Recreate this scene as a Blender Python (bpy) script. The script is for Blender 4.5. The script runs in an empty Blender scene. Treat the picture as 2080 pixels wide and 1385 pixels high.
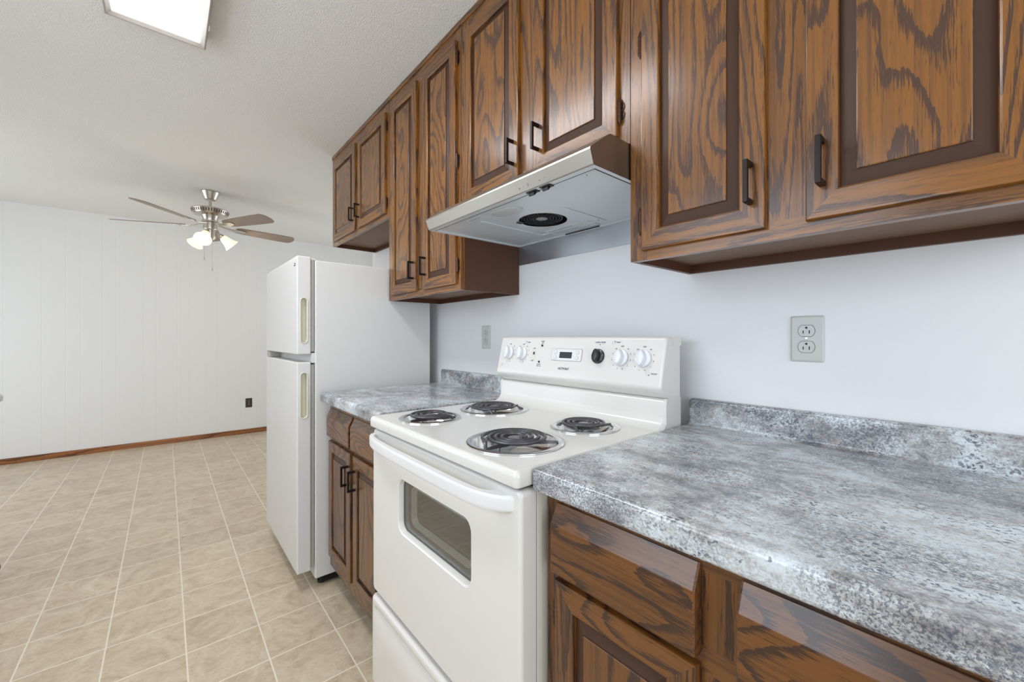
import bpy, bmesh, math, random
from mathutils import Vector, Matrix, noise
random.seed(7)
S = bpy.context.scene
C = S.collection
PI = math.pi

# ------------------------------------------------------------------ camera, world, light, exposure
cam_d = bpy.data.cameras.new('camera'); cam = bpy.data.objects.new('camera', cam_d); C.objects.link(cam)
cam.location = (0, -1.19, 1.171)
cam.rotation_euler = (PI/2, 0, math.radians(49.56))
cam_d.sensor_width = 36; cam_d.lens = 826/2080*36; cam_d.shift_y = -8.5/2080
cam_d.clip_start = 0.02
S.camera = cam
S.view_settings.view_transform = 'Standard'; S.view_settings.look = 'None'
S.view_settings.gamma = 1; S.view_settings.use_curve_mapping = False
S.view_settings.exposure = 0.23
w = bpy.data.worlds.new('sky'); S.world = w; w.use_nodes = True
w.node_tree.nodes['Background'].inputs[0].default_value = (0.75, 0.87, 1.0, 1)
w.node_tree.nodes['Background'].inputs[1].default_value = 1.2
S.cycles.max_bounces = 10; S.cycles.diffuse_bounces = 6; S.cycles.glossy_bounces = 4
S.cycles.sample_clamp_indirect = 6

def area(name, loc, rot, sx, sy, power, col):
    d = bpy.data.lights.new(name, 'AREA'); d.shape = 'RECTANGLE'; d.size = sx; d.size_y = sy
    d.energy = power; d.color = col
    o = bpy.data.objects.new(name, d); C.objects.link(o); o.location = loc; o.rotation_euler = rot
    return o
# daylight: the kitchen window, plus unseen dining and living windows added for light
area('kitchen_daylight', (-0.95, -2.40, 1.62), (PI/2, 0, 0), 1.30, 0.95, 13.5, (0.78, 0.88, 1.0))
area('added_dining_daylight', (-4.35, -3.20, 1.08), (PI/2, 0, 0), 1.9, 1.95, 14, (0.90, 0.95, 1.0))  # added: lights the fan end through an invented sliding door
area('added_dining_side_daylight', (-4.45, 1.40, 1.45), (-PI/2, 0, 0), 1.5, 1.2, 6.5, (0.93, 0.96, 1.0))  # added to brighten the far wall and dining ceiling, no known source
area('added_living_daylight', (1.70, -1.25, 1.30), (PI/2, 0, PI/2), 1.6, 1.9, 21, (0.92, 0.96, 1.0))  # added behind the camera to light surfaces facing down the aisle

# ------------------------------------------------------------------ helpers
def obj(name, bm, mats, parent=None, origin=(0, 0, 0), sharp=35, recalc=True):
    """link a bmesh (built in world coordinates) as ONE mesh object whose origin is `origin`"""
    if recalc: bmesh.ops.recalc_face_normals(bm, faces=bm.faces)
    bmesh.ops.translate(bm, vec=-Vector(origin), verts=bm.verts)
    me = bpy.data.meshes.new(name); bm.to_mesh(me); bm.free()
    for m in (mats if isinstance(mats, (list, tuple)) else [mats]): me.materials.append(m)
    for p in me.polygons: p.use_smooth = True
    if sharp: me.set_sharp_from_angle(angle=math.radians(sharp))
    o = bpy.data.objects.new(name, me); C.objects.link(o)
    if sharp and name not in ('floor', 'ceiling') and not name.startswith('wall_'):
        wn = o.modifiers.new('even_shading', 'WEIGHTED_NORMAL'); wn.keep_sharp = True; wn.weight = 80
    if parent is None: o.location = origin
    else:
        o.parent = parent
        root = parent
        acc = Vector((0, 0, 0))
        while root is not None: acc += root.location; root = root.parent
        o.location = Vector(origin) - acc
    return o
def empty(name, loc, label, cat, group=None):
    o = bpy.data.objects.new(name, None); o.empty_display_size = .05; C.objects.link(o); o.location = loc
    tag(o, label, cat, group); return o
def tag(o, label, cat, group=None):
    o['label'] = label; o['category'] = cat
    if group: o['group'] = group
    return o
def struct(o): o['kind'] = 'structure'; return o
def wpos(o):
    acc = Vector((0, 0, 0))
    while o is not None: acc += o.location; o = o.parent
    return acc
def merge(bm, tmp, mat):
    vm = {v: bm.verts.new(v.co) for v in tmp.verts}
    for f in tmp.faces:
        try:
            nf = bm.faces.new([vm[v] for v in f.verts]); nf.material_index = mat
        except ValueError: pass
    tmp.free()
def box(bm, x0, x1, y0, y1, z0, z1, bev=0, seg=2, mat=0):
    t = bmesh.new()
    bmesh.ops.create_cube(t, size=1)
    bmesh.ops.scale(t, vec=(x1-x0, y1-y0, z1-z0), verts=t.verts)
    bmesh.ops.translate(t, vec=((x0+x1)/2, (y0+y1)/2, (z0+z1)/2), verts=t.verts)
    if bev: bmesh.ops.bevel(t, geom=t.edges[:], offset=bev, segments=seg, profile=.5, affect='EDGES')
    merge(bm, t, mat)
def loops(bm, ls, mats=0, cap0=False, cap1=False, closed=True):
    """bridge successive rings of points; mats = index or function(ring, segment)"""
    vs = [[bm.verts.new(p) for p in l] for l in ls]
    n = len(ls[0])
    for i in range(len(ls)-1):
        for j in range(n if closed else n-1):
            k = (j+1) % n
            f = bm.faces.new((vs[i][j], vs[i][k], vs[i+1][k], vs[i+1][j]))
            f.material_index = mats(i, j) if callable(mats) else mats
    if cap0: bm.faces.new(vs[0]).material_index = mats(-1, 0) if callable(mats) else mats
    if cap1: bm.faces.new(vs[-1]).material_index = mats(len(ls)-1, 0) if callable(mats) else mats
    return vs
def prism_x(bm, prof, x0, x1, mat=0):
    loops(bm, [[(x0, y, z) for y, z in prof], [(x1, y, z) for y, z in prof]], mat, True, True)
def prism_z(bm, prof, z0, z1, mat=0):
    loops(bm, [[(x, y, z0) for x, y in prof], [(x, y, z1) for x, y in prof]], mat, True, True)
def lathe(bm, prof, n=32, at=(0, 0, 0), axis=(0, 0, 1), mat=0, cap0=True, cap1=True):
    ax = Vector(axis).normalized(); R = Vector((0, 0, 1)).rotation_difference(ax).to_matrix(); at = Vector(at)
    ls = [[at + R @ Vector((r*math.cos(2*PI*k/n), r*math.sin(2*PI*k/n), z)) for k in range(n)] for r, z in prof]
    return loops(bm, ls, mat, cap0, cap1)
def tube(bm, pts, r, n=8, mat=0, cap=True):
    pts = [Vector(p) for p in pts]
    ls = []
    up = None
    for i, p in enumerate(pts):
        t = (pts[min(i+1, len(pts)-1)] - pts[max(i-1, 0)]).normalized()
        if up is None:
            up = Vector((0, 0, 1)) if abs(t.z) < .9 else Vector((1, 0, 0))
        a = t.cross(up).normalized(); b = a.cross(t).normalized(); up = b
        rr = r(i) if callable(r) else r
        ls.append([p + a*rr*math.cos(2*PI*k/n) + b*rr*math.sin(2*PI*k/n) for k in range(n)])
    loops(bm, ls, mat, cap, cap)
def rrect(cx, cz, w, h, r, n=5):
    """points of a rounded rectangle in 2D, counter-clockwise"""
    out = []
    for sx, sz, a0 in ((1, 1, 0), (-1, 1, PI/2), (-1, -1, PI), (1, -1, 3*PI/2)):
        for k in range(n+1):
            a = a0 + PI/2*k/n
            out.append((cx + sx*(w/2-r) + r*math.cos(a), cz + sz*(h/2-r) + r*math.sin(a)))
    return out
def text_obj(name, body, size, loc, rot, mat, parent, extrude=.0003, align='CENTER', sx=1.0):
    cu = bpy.data.curves.new(name, 'FONT'); cu.body = body; cu.size = size; cu.extrude = extrude
    cu.align_x = align; cu.align_y = 'CENTER'
    t = bpy.data.objects.new(name, cu); C.objects.link(t)
    bpy.context.view_layer.update()
    me = bpy.data.meshes.new_from_object(t.evaluated_get(bpy.context.evaluated_depsgraph_get()))
    bpy.data.objects.remove(t); bpy.data.curves.remove(cu)
    bm = bmesh.new(); bm.from_mesh(me); bpy.data.meshes.remove(me)
    from mathutils import Euler
    bmesh.ops.scale(bm, vec=(sx, 1, 1), verts=bm.verts)
    bmesh.ops.transform(bm, matrix=Matrix.Translation(Vector(loc)) @ Euler(rot).to_matrix().to_4x4(), verts=bm.verts)
    if parent is None: return bm
    return obj(name, bm, mat, parent, wpos(parent), sharp=0, recalc=False)
def add_bm(dst, src, mat=0): merge(dst, src, mat)

# ------------------------------------------------------------------ materials
def srgb(r, g, b):
    return tuple(((c/255)/12.92 if c/255 <= .04045 else ((c/255+.055)/1.055)**2.4) for c in (r, g, b)) + (1,)
class NT:
    def __init__(s, name):
        s.m = bpy.data.materials.new(name); s.m.use_nodes = True; s.t = s.m.node_tree
        s.b = s.t.nodes['Principled BSDF']
    def n(s, typ, **kw):
        nd = s.t.nodes.new(typ)
        for k, v in kw.items():
            if k.startswith('i_'):
                key = k[2:]; key = int(key) if key.isdigit() else key.replace('_', ' ')
                nd.inputs[key].default_value = v
            else: setattr(nd, k, v)
        return nd
    def l(s, a, b): s.t.links.new(a, b)
    def math(s, op, a, b=None, c=None):
        nd = s.n('ShaderNodeMath', operation=op)
        for i, v in enumerate((a, b, c)):
            if v is None: continue
            if isinstance(v, (int, float)): nd.inputs[i].default_value = v
            else: s.l(v, nd.inputs[i])
        return nd.outputs[0]
    def ramp(s, fac, *stops, interp='LINEAR'):
        nd = s.n('ShaderNodeValToRGB'); cr = nd.color_ramp; cr.interpolation = interp
        while len(cr.elements) < len(stops): cr.elements.new(.5)
        for e, (p, c) in zip(cr.elements, stops):
            e.position = p; e.color = c if len(c) == 4 else (*c, 1)
        s.l(fac, nd.inputs[0]); return nd.outputs[0]
    def noise(s, vec, scale, detail=2, rough=.5, dist=0):
        nd = s.n('ShaderNodeTexNoise', i_Scale=scale, i_Detail=detail, i_Roughness=rough, i_Distortion=dist)
        s.l(vec, nd.inputs['Vector']); return nd.outputs['Fac']
    def mix(s, fac, a, b, mode='MIX'):
        nd = s.n('ShaderNodeMix', data_type='RGBA', blend_type=mode)
        for sock, v in ((nd.inputs[0], fac), (nd.inputs[6], a), (nd.inputs[7], b)):
            if isinstance(v, (int, float)): sock.default_value = v
            elif isinstance(v, tuple): sock.default_value = v
            else: s.l(v, sock)
        return nd.outputs[2]
    def coord(s, scale=(1, 1, 1), rnd=False, loc=(0, 0, 0)):
        tc = s.n('ShaderNodeTexCoord'); v = tc.outputs['Object']
        if rnd:
            oi = s.n('ShaderNodeObjectInfo')
            m = s.n('ShaderNodeVectorMath', operation='SCALE'); m.inputs[0].default_value = (31, 17, 23); s.l(oi.outputs['Random'], m.inputs['Scale'])
            a = s.n('ShaderNodeVectorMath', operation='ADD'); s.l(v, a.inputs[0]); s.l(m.outputs[0], a.inputs[1]); v = a.outputs[0]
        mp = s.n('ShaderNodeMapping'); mp.inputs['Scale'].default_value = scale; mp.inputs['Location'].default_value = loc
        s.l(v, mp.inputs[0]); return mp.outputs[0]
    def bump(s, h, strength=.3, dist=.002):
        nd = s.n('ShaderNodeBump', i_Strength=strength, i_Distance=dist); s.l(h, nd.inputs['Height'])
        s.l(nd.outputs[0], s.b.inputs['Normal']); return nd
    def set(s, **kw):
        for k, v in kw.items():
            inp = s.b.inputs[k.replace('_', ' ')]
            if hasattr(v, 'links') or hasattr(v, 'is_linked'): s.l(v, inp)
            else: inp.default_value = v
        return s
def plain(name, col, rough=.5, metal=0, spec=.5, coat=0, bump=None):
    t = NT(name); t.set(Base_Color=col, Roughness=rough, Metallic=metal)
    t.b.inputs['Specular IOR Level'].default_value = spec
    t.b.inputs['Coat Weight'].default_value = coat
    if bump: t.bump(t.noise(t.coord(), bump[0], 3), bump[1], bump[2])
    else:
        # faint unevenness of sheen, as on any handled surface
        r = t.noise(t.coord(), 9, 3)
        t.l(t.math('ADD', t.math('MULTIPLY', r, .08), rough-.04), t.b.inputs['Roughness'])
    return t.m
def emit(name, col, strength):
    t = NT(name); t.set(Base_Color=col, Roughness=.5); t.b.inputs['Emission Color'].default_value = col
    t.b.inputs['Emission Strength'].default_value = strength; return t.m
def oak(name, axis, light, mid, dark, rings=9.0, sc=5.0, along=.16, wobble=.30):
    """stained plain-sawn oak: cathedral growth rings, open pores, clear lacquer"""
    t = NT(name)
    def ax(across, alng): v = [across]*3; v[axis] = alng; return t.coord(tuple(v), rnd=True)
    f = t.noise(ax(1, along), sc, 1.2, .4, .2)
    wob = t.noise(ax(24, 7), 1.0, 3, .55)
    jag = t.noise(ax(260, 18), 1.0, 2, .55)
    pores = t.noise(ax(620, 22), 1.0, 2, .6)
    streak = t.noise(ax(110, 1.6), 1.0, 3, .6)
    ringv = t.math('ADD', t.math('MULTIPLY', f, rings), t.math('ADD', t.math('MULTIPLY', wob, wobble), t.math('MULTIPLY', jag, .30)))
    fr = t.math('FRACT', ringv)
    band = t.ramp(fr, (0.0, (0, 0, 0)), (.45, (0, 0, 0)), (.66, (.45, .45, .45)), (.87, (1, 1, 1)), (.96, (.95, .95, .95)), (1.0, (0, 0, 0)))
    base = t.mix(t.noise(ax(3, .7), 2, 2), light, mid)
    base = t.mix(t.ramp(streak, (.45, (0, 0, 0)), (.66, (.55, .55, .55))), base, dark)
    # the open spring-wood pores crowd together in the dark bands
    m = t.math('ADD', t.math('MULTIPLY', band, .50), t.math('MULTIPLY', t.math('SUBTRACT', pores, .5), 1.7))
    col = t.mix(t.ramp(m, (.17, (0, 0, 0)), (.33, (.92, .92, .92))), base, dark)
    t.set(Base_Color=col, Roughness=.42); t.b.inputs['Specular IOR Level'].default_value = .2
    t.b.inputs['Coat Weight'].default_value = .8; t.b.inputs['Coat Roughness'].default_value = .22
    h = t.math('SUBTRACT', pores, t.math('MULTIPLY', band, .3))
    t.bump(h, .30, .0010)
    return t.m
OL, OM, OD = srgb(142, 90, 20), srgb(122, 74, 22), srgb(66, 42, 28)
oak_v = oak('stained_oak_upright', 2, OL, OM, OD, rings=15, sc=12, along=.06, wobble=.5)
oak_h = oak('stained_oak_across', 0, OL, OM, OD, rings=11, sc=12, along=.09, wobble=.5)
oak_p = oak('stained_oak_panel', 2, OL, OM, OD, rings=15, sc=6.0, along=.34)
BL, BM, BD = srgb(122, 76, 28), srgb(102, 62, 26), srgb(52, 33, 24)  # slightly darker stain, with dimmer light under the counter put into the colour
base_v = oak('shaded_oak_upright', 2, BL, BM, BD, rings=13, sc=12, along=.055, wobble=.5)
base_h = oak('shaded_oak_across', 0, BL, BM, BD, rings=14, sc=7.5, along=.34, wobble=.5)
base_p = oak('shaded_oak_panel', 2, BL, BM, BD, rings=11, sc=6.0, along=.25)
bevel_brown = plain('brown_panel_bevel', srgb(72, 48, 34), .46, spec=.3)
case_brown = plain('dark_brown_case', srgb(82, 48, 26), .45)
case_inside = plain('brown_underside', srgb(120, 92, 72), .5)
bronze = plain('oil_rubbed_bronze', srgb(40, 32, 28), .4, metal=.6)
brass = plain('antique_brass', srgb(84, 62, 50), .38, metal=.8)
white_enamel = plain('white_enamel', srgb(221, 219, 214), .22, coat=.3)
white_side = plain('almond_side_panel', srgb(214, 211, 200), .4)
white_plastic = plain('white_plastic', srgb(224, 224, 222), .35)
knob_white = plain('knob_white', srgb(226, 228, 232), .3)
fridge_white = plain('fridge_white', srgb(214, 213, 210), .42, bump=(700, .05, .0005))
cream = plain('cream_plastic', srgb(218, 214, 196), .4)
gasket = plain('grey_gasket', srgb(170, 168, 158), .6)
black = plain('black_plastic', srgb(26, 26, 30), .35)
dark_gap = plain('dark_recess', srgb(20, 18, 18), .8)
ink = plain('grey_ink', srgb(128, 130, 138), .6)
faint = plain('faint_outline', srgb(172, 174, 178), .5)
ink_dark = plain('dark_ink', srgb(60, 60, 76), .6)
ink_white = plain('white_ink', srgb(220, 226, 235), .6)
lcd = plain('lcd_window', srgb(52, 56, 58), .25)
chrome = plain('chrome', (.72, .72, .72, 1), .12, metal=1)
coil_mat = plain('burner_coil_grey', srgb(88, 86, 90), .36, metal=.5)
coil_cap = plain('coil_centre_grey', srgb(150, 146, 144), .4, metal=.6)
hood_under = plain('hood_grey_enamel', srgb(204, 211, 216), .24, coat=.3)
lens = plain('frosted_lens', srgb(186, 191, 190), .3)
label_white = plain('sticker', srgb(206, 210, 210), .4)
outlet_grey = plain('outlet_plate', srgb(196, 198, 194), .4)
outlet_brown = plain('brown_outlet', srgb(62, 48, 44), .4)
slot = plain('outlet_slot', srgb(22, 22, 24), .5)
laminate_grey = plain('pale_grey_laminate', srgb(190, 192, 194), .3)
frame_grey = plain('lamp_frame', srgb(170, 164, 158), .4, metal=.4)
oak_trim = oak('baseboard_oak', 1, srgb(170, 108, 54), srgb(150, 92, 46), srgb(90, 52, 32), 8, 9, .08)
glass_warm = emit('lit_frosted_glass', srgb(255, 238, 206), .72)
diffuser = emit('lit_diffuser', srgb(252, 252, 255), 14.5)
vinyl_frame = plain('window_vinyl', srgb(230, 230, 228), .4)
blade_mat = plain('taupe_fan_blade', srgb(142, 126, 114), .45)

def brushed(name, col, rough, axis):
    t = NT(name); sc = [600, 600, 600]; sc[axis] = 3
    g = t.noise(t.coord(tuple(sc)), 1, 2)
    t.set(Base_Color=col, Metallic=1.0, Roughness=t.math('ADD', t.math('MULTIPLY', g, .14), rough-.07)); t.bump(g, .05, .0004)
    return t.m
steel_cool = brushed('brushed_steel_strip', srgb(186, 190, 196), .38, 0)
steel = brushed('brushed_steel', srgb(170, 165, 157), .36, 0)
nickel = brushed('brushed_nickel', srgb(200, 192, 182), .28, 2)

def oven_glass_mat():
    t = NT('smoked_oven_glass'); nt = t.t
    out = nt.nodes['Material Output']
    tr = t.n('ShaderNodeBsdfTransparent'); tr.inputs[0].default_value = (.80, .80, .78, 1)
    gl = t.n('ShaderNodeBsdfGlossy'); gl.inputs[0].default_value = (.9, .9, .9, 1); gl.inputs['Roughness'].default_value = .02
    ge = t.n('ShaderNodeNewGeometry'); dt = t.n('ShaderNodeVectorMath', operation='DOT_PRODUCT')
    t.l(ge.outputs['Normal'], dt.inputs[0]); t.l(ge.outputs['Incoming'], dt.inputs[1])
    c = t.math('SUBTRACT', 1.0, t.math('ABSOLUTE', dt.outputs['Value']))
    f = t.math('ADD', t.math('MULTIPLY', t.math('POWER', c, 5.0), .80), .15)
    mx = t.n('ShaderNodeMixShader'); t.l(f, mx.inputs[0]); t.l(tr.outputs[0], mx.inputs[1]); t.l(gl.outputs[0], mx.inputs[2])
    t.l(mx.outputs[0], out.inputs[0]); return t.m
oven_glass = oven_glass_mat()
def window_glass_mat():
    t = NT('clear_window_glass'); out = t.t.nodes['Material Output']
    tr = t.n('ShaderNodeBsdfTransparent'); gl = t.n('ShaderNodeBsdfGlossy'); gl.inputs['Roughness'].default_value = .02
    mx = t.n('ShaderNodeMixShader'); mx.inputs[0].default_value = .06
    t.l(tr.outputs[0], mx.inputs[1]); t.l(gl.outputs[0], mx.inputs[2]); t.l(mx.outputs[0], out.inputs[0]); return t.m
pane_glass = window_glass_mat()

def granite():
    t = NT('granite_laminate')
    big = t.noise(t.coord((1, 1.6, 1.6)), 6, 3, .6, .8)
    med = t.noise(t.coord((1, 1.5, 1.5), loc=(3, 1, 2)), 42, 5, .7, .5)
    fine = t.noise(t.coord((1, 1.25, 1.25), loc=(7, 7, 7)), 210, 4, .7)
    f = t.math('ADD', t.math('MULTIPLY', big, .46), t.math('ADD', t.math('MULTIPLY', med, .34), t.math('MULTIPLY', fine, .30)))
    col = t.ramp(f, (.42, srgb(112, 120, 126)), (.485, srgb(148, 148, 150)), (.545, srgb(180, 181, 181)), (.61, srgb(208, 216, 220)), (.72, srgb(222, 230, 235)))
    tan = t.ramp(t.noise(t.coord((1, 1.6, 1.6), loc=(11, 3, 5)), 13, 5, .65), (.52, (0, 0, 0)), (.70, (.5, .5, .5)))
    col = t.mix(tan, col, srgb(176, 156, 140), 'MULTIPLY')
    # dark mineral flecks gathered in drifts
    drift = t.ramp(t.noise(t.coord(loc=(2, 9, 4)), 9, 3, .6), (.40, (0, 0, 0)), (.62, (1, 1, 1)))
    fl = t.ramp(t.noise(t.coord((1, 1.2, 1.2), loc=(1, 2, 8)), 150, 3, .65, .6), (.54, (0, 0, 0)), (.59, (1, 1, 1)))
    fl2 = t.ramp(t.noise(t.coord((1, 1.1, 1.1), loc=(5, 2, 3)), 60, 2, .5, .8), (.685, (0, 0, 0)), (.71, (.8, .8, .8)))
    fleck = t.math('MAXIMUM', t.math('MULTIPLY', drift, fl), fl2)
    drift2 = t.ramp(t.noise(t.coord((1, 1.4, 1.4), loc=(8, 3, 1)), 4.5, 3, .55), (.44, (0, 0, 0)), (.60, (1, 1, 1)))
    grain = t.ramp(t.noise(t.coord(loc=(4, 6, 2)), 300, 3, .7), (.49, (0, 0, 0)), (.56, (1, 1, 1)))
    fleck = t.math('MAXIMUM', fleck, t.math('MULTIPLY', t.math('MULTIPLY', drift2, grain), .8))
    col = t.mix(t.math('MULTIPLY', fleck, .9), col, srgb(56, 66, 86))
    t.set(Base_Color=col, Roughness=.19); t.b.inputs['Specular IOR Level'].default_value = .6
    t.bump(t.noise(t.coord(), 160, 3), .05, .0006)
    return t.m
granite_m = granite()

def floor_mat():
    t = NT('vinyl_tile')
    s = .230
    tc = t.n('ShaderNodeTexCoord'); sp = t.n('ShaderNodeSeparateXYZ'); t.l(tc.outputs['Object'], sp.inputs[0])
    cells = []; edges = []
    for ax, off in (('X', -1.695), ('Y', -.671)):
        u = t.math('DIVIDE', t.math('SUBTRACT', sp.outputs[ax], off), s)
        cells.append(t.math('FLOOR', u)); fr = t.math('FRACT', u)
        edges.append(t.math('MINIMUM', fr, t.math('SUBTRACT', 1.0, fr)))
    e = t.math('MINIMUM', edges[0], edges[1])
    grout = t.ramp(e, (.0085, (1, 1, 1)), (.0125, (0, 0, 0)))
    cb = t.n('ShaderNodeCombineXYZ'); t.l(cells[0], cb.inputs[0]); t.l(cells[1], cb.inputs[1])
    wn = t.n('ShaderNodeTexWhiteNoise', noise_dimensions='2D'); t.l(cb.outputs[0], wn.inputs['Vector'])
    off = t.n('ShaderNodeVectorMath', operation='SCALE'); t.l(wn.outputs['Color'], off.inputs[0]); off.inputs['Scale'].default_value = 9
    ad = t.n('ShaderNodeVectorMath', operation='ADD'); t.l(tc.outputs['Object'], ad.inputs[0]); t.l(off.outputs[0], ad.inputs[1])
    n1 = t.noise(ad.outputs[0], 9, 6, .68, 1.2)
    st = t.n('ShaderNodeVectorMath', operation='MULTIPLY'); t.l(ad.outputs[0], st.inputs[0]); st.inputs[1].default_value = (1.0, .38, 1)
    n2 = t.noise(st.outputs[0], 85, 5, .7, 1.2)
    f = t.math('ADD', t.math('MULTIPLY', n1, .6), t.math('MULTIPLY', n2, .4))
    tile = t.ramp(f, (.34, srgb(172, 153, 126)), (.48, srgb(198, 180, 154)), (.60, srgb(212, 197, 173)), (.72, srgb(220, 207, 186)))
    tone = t.math('ADD', t.math('MULTIPLY', wn.outputs['Value'], .10), .93)
    tv = t.n('ShaderNodeCombineColor')
    for i in range(3): t.l(tone, tv.inputs[i])
    tile = t.mix(1.0, tile, tv.outputs[0], 'MULTIPLY')
    # a few brown scuffs
    scuff = t.ramp(t.noise(t.coord((2.4, 6, 1), loc=(4.2, 1, 0)), 1.6, 3, .6), (.70, (0, 0, 0)), (.78, (.35, .35, .35)))
    tile = t.mix(scuff, tile, srgb(150, 116, 84))
    col = t.mix(grout, tile, srgb(230, 221, 202))
    t.set(Base_Color=col, Roughness=.36)
    h = t.math('SUBTRACT', t.math('MULTIPLY', n2, .25), grout)
    t.bump(h, .22, .001)
    return t.m
vinyl = floor_mat()
def ceil_mat():
    t = NT('popcorn_ceiling')
    v = t.coord()
    n = t.noise(v, 150, 4, .62, .3); vo = t.n('ShaderNodeTexVoronoi', i_Scale=230.0); t.l(v, vo.inputs['Vector'])
    h = t.math('ADD', n, t.math('MULTIPLY', t.math('SUBTRACT', 1.0, vo.outputs['Distance']), .35))
    t.set(Base_Color=srgb(238, 237, 233), Roughness=.95); t.bump(h, .6, .008)
    return t.m
popcorn = ceil_mat()
def wall_mat(name, col, sc, st):
    t = NT(name); t.set(Base_Color=col, Roughness=.55); t.bump(t.noise(t.coord(), sc, 3, .55), st, .003); return t.m
wall_paint = wall_mat('orange_peel_wall_paint', srgb(228, 229, 231), 70, .16)
panel_paint = wall_mat('painted_panelling', srgb(232, 232, 231), 30, .05)

# ------------------------------------------------------------------ setting
CZ = 2.415
bm = bmesh.new(); box(bm, -5.97, 1.82, -3.32, 1.5, -.10, 0); struct(obj('floor', bm, vinyl))
bm = bmesh.new(); box(bm, -5.97, 1.82, -3.32, 1.5, CZ, CZ+.10); struct(obj('ceiling', bm, popcorn))
bm = bmesh.new(); box(bm, -3.02, 1.82, 0, 1.5, 0, CZ); struct(obj('wall_right', bm, wall_paint))
# far wall: white painted panelling with V grooves
gy = [-3.2, -2.96, -2.80, -2.70, -2.56, -2.46, -2.32, -2.086, -1.931, -1.831, -1.678, -1.578, -1.371, -1.266, -1.09, -.98, -.83, -.73, -.50, -.33, -.18, -.08, .12, .24, .42, .55, .70, .82, 1.02, 1.2]
prof = [(-5.97, -3.32), (-5.85, -3.32)]
for g in gy: prof += [(-5.85, g-.0035), (-5.8512, g-.0012), (-5.8512, g+.0012), (-5.85, g+.0035)]
prof += [(-5.85, 1.38), (-5.97, 1.38)]
bm = bmesh.new(); prism_z(bm, prof, 0, CZ); struct(obj('wall_back', bm, panel_paint, sharp=20))
def wall_with_opening_y(name, x0, x1, y0, y1, ox0, ox1, oz0, oz1, m):
    b = bmesh.new()
    box(b, x0, ox0, y0, y1, 0, CZ); box(b, ox1, x1, y0, y1, 0, CZ)
    if oz0 > 0: box(b, ox0, ox1, y0, y1, 0, oz0)
    box(b, ox0, ox1, y0, y1, oz1, CZ); return struct(obj(name, b, m))
wall_with_opening_y('wall_left', -2.72, 1.82, -2.50, -2.38, -1.62, -.28, 1.13, 2.11, wall_paint)
wall_with_opening_y('wall_dining_left', -5.85, -2.72, -3.32, -3.20, -5.32, -3.38, .06, 2.08, panel_paint)
wall_with_opening_y('wall_dining_right', -5.85, -3.02, 1.38, 1.5, -5.22, -3.68, .83, 2.07, panel_paint)
bm = bmesh.new(); box(bm, -2.72, -2.60, -3.32, -2.50, 0, CZ); struct(obj('wall_return', bm, panel_paint))
bm = bmesh.new()
box(bm, 1.70, 1.82, -2.38, -2.08, 0, CZ); box(bm, 1.70, 1.82, -.42, 0, 0, CZ); box(bm, 1.70, 1.82, -2.08, -.42, 0, .33); box(bm, 1.70, 1.82, -2.08, -.42, 2.27, CZ)
struct(obj('wall_front', bm, wall_paint))
def window_y(n, x0, x1, z0, z1, y, div):
    b = bmesh.new(); f = .045
    box(b, x0, x1, y-.03, y+.03, z0, z0+f, .004); box(b, x0, x1, y-.03, y+.03, z1-f, z1, .004)
    box(b, x0, x0+f, y-.03, y+.03, z0+f, z1-f, .004); box(b, x1-f, x1, y-.03, y+.03, z0+f, z1-f, .004)
    for k in range(1, div):
        xm = x0+(x1-x0)*k/div; box(b, xm-.025, xm+.025, y-.025, y+.025, z0+f, z1-f, .004)
    o = struct(obj('window_%d' % n, b, vinyl_frame, None, ((x0+x1)/2, y, z0)))
    b = bmesh.new(); box(b, x0+f, x1-f, y-.003, y+.003, z0+f, z1-f); obj('window_pane', b, pane_glass, o, wpos(o))
window_y(1, -1.62, -.28, 1.13, 2.11, -2.455, 2)
window_y(2, -5.32, -3.38, .06, 2.08, -3.27, 2)  # unseen sliding door, added to let light into the dining area
window_y(4, -5.22, -3.68, .83, 2.07, 1.46, 2)  # unseen window, added only for more light in the dining area
b = bmesh.new()
for (y0, y1, z0, z1) in ((-2.08, -.42, .33, .375), (-2.08, -.42, 2.225, 2.27), (-2.08, -2.035, .375, 2.225), (-.465, -.42, .375, 2.225), (-1.275, -1.225, .375, 2.225)):
    box(b, 1.74, 1.80, y0, y1, z0, z1, .004)
o = struct(obj('window_3', b, vinyl_frame, None, (1.77, -1.25, .33)))  # unseen window behind the camera, added for light along the aisle
b = bmesh.new(); box(b, 1.767, 1.773, -2.035, -.465, .375, 2.225); obj('window_pane', b, pane_glass, o, wpos(o))
bm = bmesh.new()
prism = [(-5.85, 0), (-5.838, 0), (-5.838, .046), (-5.842, .054), (-5.85, .054)]
loops(bm, [[(x, -3.2, z) for x, z in prism], [(x, 1.38, z) for x, z in prism]], 0, True, True)
struct(obj('baseboard_back', bm, oak_trim))

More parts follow.
